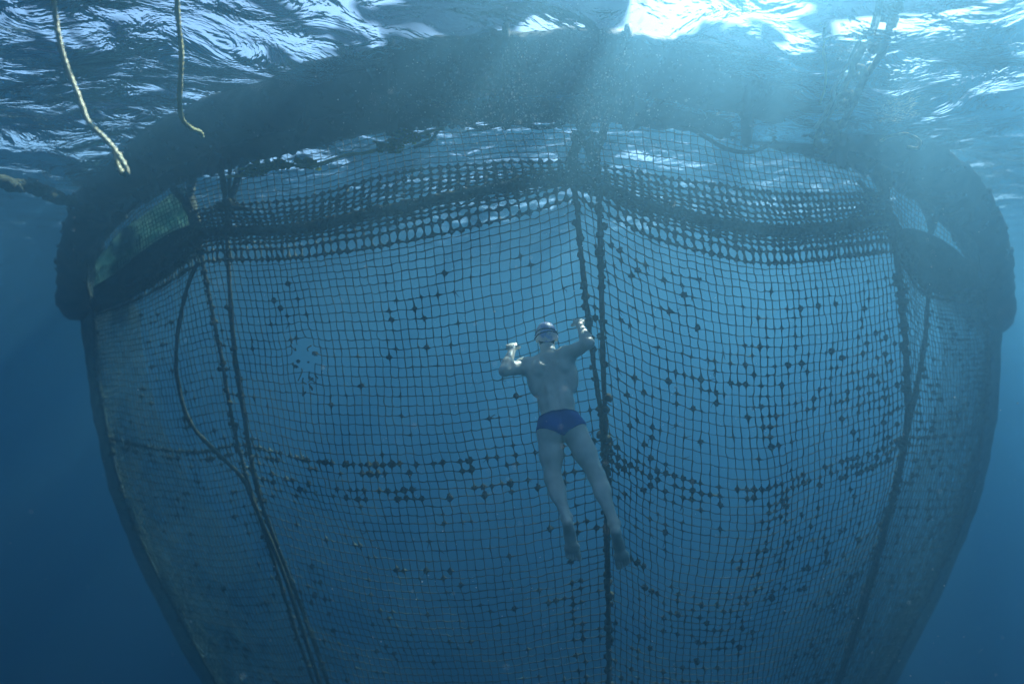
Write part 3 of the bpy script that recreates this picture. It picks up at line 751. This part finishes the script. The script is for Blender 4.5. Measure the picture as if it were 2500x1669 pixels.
# arms
def arm(sh, el, wr, hand, thumb):
    Fd.cap(sh, sh * 0.45 + el * 0.55, 0.06, 0.046, 0.05); Fd.cap(sh * 0.5 + el * 0.5, el, 0.048, 0.04, 0.03)
    Fd.ell(sh, fr3, (0.067, 0.065, 0.062), 0.045)
    mid_ = el * 0.68 + wr * 0.32
    Fd.cap(el, mid_, 0.04, 0.043, 0.025); Fd.cap(mid_, wr, 0.043, 0.027, 0.02)
    up = (hand - wr).normalized(); fwd = Vector((0, 1, 0)); fwd = (fwd - up * fwd.dot(up)).normalized(); sd_ = up.cross(fwd).normalized()
    if sd_.x * thumb < 0: sd_ = -sd_
    pc = wr + up * 0.055
    Fd.cap(wr, wr + up * 0.03, 0.026, 0.026, 0.015)
    Fd.ell(pc, (sd_, up, fwd), (0.042, 0.046, 0.019), 0.016)
    for i, (o, ln) in enumerate(((0.036, 1.0), (0.012, 1.12), (-0.012, 1.03), (-0.035, 0.82))):
        k0 = wr + up * 0.088 + sd_ * o; k1 = k0 + (up * 0.5 + fwd * 0.85).normalized() * 0.036 * ln
        k2 = k1 + (fwd * 0.55 - up * 0.85).normalized() * 0.025 * ln; k3 = k2 + (-up * 0.7 - fwd * 0.7).normalized() * 0.02 * ln
        Fd.cap(k0 - up * 0.02, k0, 0.0095, 0.0105, 0.005); Fd.cap(k0, k1, 0.0105, 0.0095, 0.002); Fd.cap(k1, k2, 0.0096, 0.009, 0.002); Fd.cap(k2, k3, 0.0095, 0.0088, 0.002)
    t0 = wr + up * 0.035 + sd_ * 0.03; t1 = t0 + (sd_ * 0.7 + up * 0.35 + fwd * 0.5).normalized() * 0.034; t2 = t1 + (up * 0.75 + fwd * 0.55 - sd_ * 0.25).normalized() * 0.028
    Fd.cap(t0, t1, 0.014, 0.012, 0.01); Fd.cap(t1, t2, 0.012, 0.01, 0.003)
shL = J(1281, 893, 4.62); shR = J(1383, 866, 4.58)
arm(shL, J(1232, 905, 4.44), J(1251, 853, 4.66), J(1247, 835, 4.78), 1)
arm(shR, J(1437, 838, 4.42), J(1416, 796, 4.62), J(1411, 772, 4.74), -1)
# legs and feet
def leg(hip, kn, ank, heel, toe, big):
    Fd.cap(hip, hip * 0.5 + kn * 0.5, 0.094, 0.08, 0.04); Fd.cap(hip * 0.5 + kn * 0.5, kn, 0.08, 0.055, 0.03)
    d = (kn - hip).normalized(); sh_ = (ank - kn).normalized()
    Fd.ell(kn, fr3, (0.056, 0.06, 0.055), 0.03)
    cf = kn * 0.68 + ank * 0.32
    Fd.cap(kn, cf, 0.05, 0.053, 0.03); Fd.cap(cf, ank, 0.052, 0.031, 0.03)
    for s_ in (-1, 1):
        Fd.ell(cf + side * s_ * 0.022 + nrm * 0.018, (side, sh_, side.cross(sh_)), (0.033, 0.085, 0.034), 0.025)
        Fd.cap(kn + side * s_ * 0.03 - d * 0.07 + nrm * 0.035, kn + side * s_ * 0.034 + nrm * 0.03, 0.012, 0.009, 0.025)   # hamstring cords
        Fd.ell(ank + side * s_ * 0.03, fr3, (0.011, 0.014, 0.014), 0.012)
    Fd.cap(ank + nrm * 0.014 - sh_ * 0.06, heel, 0.013, 0.018, 0.02)
    fd = (toe - heel).normalized(); L_ = (toe - heel).length
    fs = side.copy(); fs = (fs - fd * fs.dot(fd)).normalized(); fn = fd.cross(fs).normalized()
    if fn.y > 0: fn = -fn                             # out of the sole
    if fs.x * big < 0: fs = -fs                       # towards the big toe
    Fd.ell(heel + fd * 0.018 - fn * 0.012, (fs, fd, fn), (0.037, 0.042, 0.034), 0.02)
    Fd.cap(ank, heel + fd * 0.07 - fn * 0.035, 0.034, 0.03, 0.03)
    Fd.ell(heel + fd * L_ * 0.42 - fn * 0.022, (fs, fd, fn), (0.041, 0.09, 0.026), 0.03)
    Fd.ell(heel + fd * L_ * 0.68 - fn * 0.012, (fs, fd, fn), (0.054, 0.048, 0.021), 0.02)
    Fd.carve(heel + fd * L_ * 0.42 + fs * 0.028 + fn * 0.014, (fs, fd, fn), (0.026, 0.045, 0.016), 0.02)
    for i, (o, ln, r_) in enumerate(((0.036, 1.0, 0.0155), (0.013, 0.98, 0.0108), (-0.008, 0.93, 0.0104), (-0.027, 0.86, 0.0098), (-0.043, 0.78, 0.0096))):
        b0 = heel + fd * L_ * 0.78 * (0.6 + 0.4 * ln) + fs * o - fn * 0.012
        b1 = b0 + fd * (L_ * 0.16 * ln) + fn * 0.004
        Fd.cap(b0, b1, r_, r_, 0.004); Fd.cap(b1, b1 + fd * 0.012 + fn * 0.006, r_, r_ * 0.95, 0.003)
kL, aL = J(1350, 1168, 4.14), J(1383, 1262, 3.96)
kR, aR = J(1456, 1160, 4.12), J(1499, 1276, 3.93)
leg(J(1342, 1062, 4.28), kL, aL, J(1386, 1276, 3.885), J(1402, 1368, 3.98), 1)
leg(J(1402, 1052, 4.27), kR, aR, J(1503, 1297, 3.865), J(1524, 1386, 4.02), -1)
f = Fd.f
Vb, Fb = nets(f, Fd.lo, Fd.h)
person = mesh_obj('person', Vb, Fb, M['skin'])
tag(person, 'swimmer in blue trunks and pale cap holding the net with both hands, seen from behind', 'person')

def garment(name, mat, lo, hi, off, region, lab=None, smooth_it=True):
    a = np.clip(((np.array(lo) - Fd.lo) / Fd.h).astype(int), 0, Fd.n); b = np.clip(((np.array(hi) - Fd.lo) / Fd.h).astype(int), 0, Fd.n)
    sub = f[a[0]:b[0], a[1]:b[1], a[2]:b[2]]
    g = np.stack(np.meshgrid(*[Fd.lo[i] + np.arange(a[i], b[i]) * Fd.h for i in range(3)], indexing='ij'), -1)
    ff = np.maximum(sub - off, region(g)).astype(np.float32)
    ff[0], ff[-1], ff[:, 0], ff[:, -1], ff[:, :, 0], ff[:, :, -1] = [1] * 6
    V_, F_ = nets(ff, Fd.lo + a * Fd.h, Fd.h)
    o = mesh_obj(name, V_, F_, mat, person)
    if lab: tag(o, lab)
    return o
def rg_trunks(g):
    q = g - np.array(pel[:]); s_ = q @ np.array(side[:]); a_ = q @ np.array(ax_[:]); n_ = q @ np.array(nrm[:])
    top = -(a_ + 0.078 + 0.12 * s_ * 0) ; leg_ = a_ - (0.118 - 0.42 * np.abs(s_ - 0.012) - 0.0 * n_)
    return np.maximum(top, leg_)
pv_ = np.array(pel[:])
garment('swim_trunks', M['trunks'], pv_ - 0.26, pv_ + 0.26, 0.0055, rg_trunks, 'royal blue swimming trunks')
def rg_band(g):
    q = g - np.array(pel[:]); a_ = q @ np.array(ax_[:])
    return np.abs(a_ + 0.074) - 0.0075
garment('waistband', M['trunks_band'], pv_ - 0.26, pv_ + 0.26, 0.0085, rg_band, 'darker waistband of the trunks')
def rg_cap(g):
    q = g - np.array(head[:]); u_ = q @ np.array(hu[:]); b_ = q @ np.array(hb[:])
    cut_ = -(u_ * 0.78 + b_ * 0.62 + 0.022)
    return cut_
hv = np.array(head[:])
garment('swimming_cap', M['cap'], hv - 0.15, hv + 0.15, 0.007, rg_cap, 'pale blue wrinkled swimming cap')
def rg_strap(g):
    q = g - np.array(head[:]); u_ = q @ np.array(hu[:]); s_ = q @ np.array(hs[:]); b_ = q @ np.array(hb[:])
    l1 = np.abs(u_ - 0.004 - 0.10 * b_) - 0.0052; l2 = np.abs(u_ + 0.014 - 0.12 * s_ - 0.02 * b_) - 0.0045
    return np.minimum(l1, np.where(b_ > -0.02, l2, 1.0))
garment('goggle_strap', M['strap'], hv - 0.15, hv + 0.15, 0.0115, rg_strap, 'dark goggle strap round the cap')
def rg_hair(g):
    q = g - np.array(head[:]); u_ = q @ np.array(hu[:]); b_ = q @ np.array(hb[:])
    return np.maximum(-(b_ - 0.018), np.maximum(-(u_ + 0.088), u_ + 0.02))
garment('hair', M['hair'], hv - 0.15, hv + 0.15, 0.003, rg_hair, 'short dark hair under the cap')

# ------------------------------------------------------------------ bubbles and drifting specks
def specks(name, pts, rad, mat, lab, cat, ico):
    v, t_ = ico; n = len(v)
    V = pts[:, None] + v[None] * rad[:, None, None]
    Fq = t_[None] + (np.arange(len(pts)) * n)[:, None, None]
    o = mesh_obj(name, V.reshape(-1, 3), Fq.reshape(-1, 3), mat)
    return tag(o, lab, cat, kind='stuff')
n = 5200
px = nr.normal(1300, 170, n); py = 250 + nr.normal(0, 105, n); px = px + (250 - py) * 0.15
Yb = nr.uniform(3.4, 4.8, n)
pts = np.array([P(a, b, c)[:] for a, b, c in zip(px, py, Yb)]); k = pts[:, 2] < -0.08; pts = pts[k]
specks('bubbles', pts, nr.gamma(2.0, 0.0007, len(pts)) + 0.0007, M['bubble'], 'cloud of tiny glinting air bubbles below the collar above the centre seam', None, ICO0)
n = 2200
px = nr.normal(1450, 620, n); py = nr.uniform(-100, 1750, n) ** 1.0; Yb = nr.uniform(2.0, 6.0, n)
pts = np.array([P(a, b, c)[:] for a, b, c in zip(px, py, Yb)]); k = pts[:, 2] < -0.1; pts = pts[k]
rd = nr.gamma(1.5, 0.0006, len(pts)) * (0.6 + 0.25 * pts[:, 1]) + 0.0004
specks('drifting_specks', pts, rd, M['particle'], 'pale specks drifting in the water in front of the net', None, ICO0)
# larger drops of matter close to the lens, out of focus
big = [(520, 395, 0.55, 2.6), (1070, 428, 1.2, 2.4), (1115, 308, 1.2, 2.0), (1378, 950, 2.3, 2.6), (788, 897, 2.6, 2.4), (1198, 1205, 0.7, 1.5), (2070, 268, 1.1, 2.2), (1855, 165, 0.9, 2.0), (2240, 535, 0.9, 2.6),
       (917, 243, 1.3, 1.6), (255, 262, 1.1, 1.6), (703, 200, 1.0, 1.7), (626, 208, 1.3, 1.5), (1130, 852, 2.4, 1.4), (1310, 972, 2.0, 1.6), (1368, 1042, 2.2, 1.7), (1370, 1090, 2.2, 1.7), (1478, 1130, 2.3, 1.9),
       (1256, 1140, 2.2, 1.7), (1239, 1168, 2.6, 1.8), (535, 695, 1.5, 1.6), (453, 830, 2.6, 1.8), (1160, 790, 2.6, 1.4), (1850, 705, 1.3, 1.6), (2460, 770, 0.9, 1.6), (1480, 1290, 1.4, 1.3), (1830, 1200, 1.2, 1.3), (2045, 1120, 2.2, 2.0)]
for i, (a, b, c, r_) in enumerate(big):
    pass
specks('floating_flecks', np.array([P(a, b, c)[:] for a, b, c, _ in big]), np.array([r_ * 0.001 * (0.55 + 0.6 * c) for _, _, c, r_ in big]), M['particle'], 'larger pale flecks floating close to the lens', None, ICO)
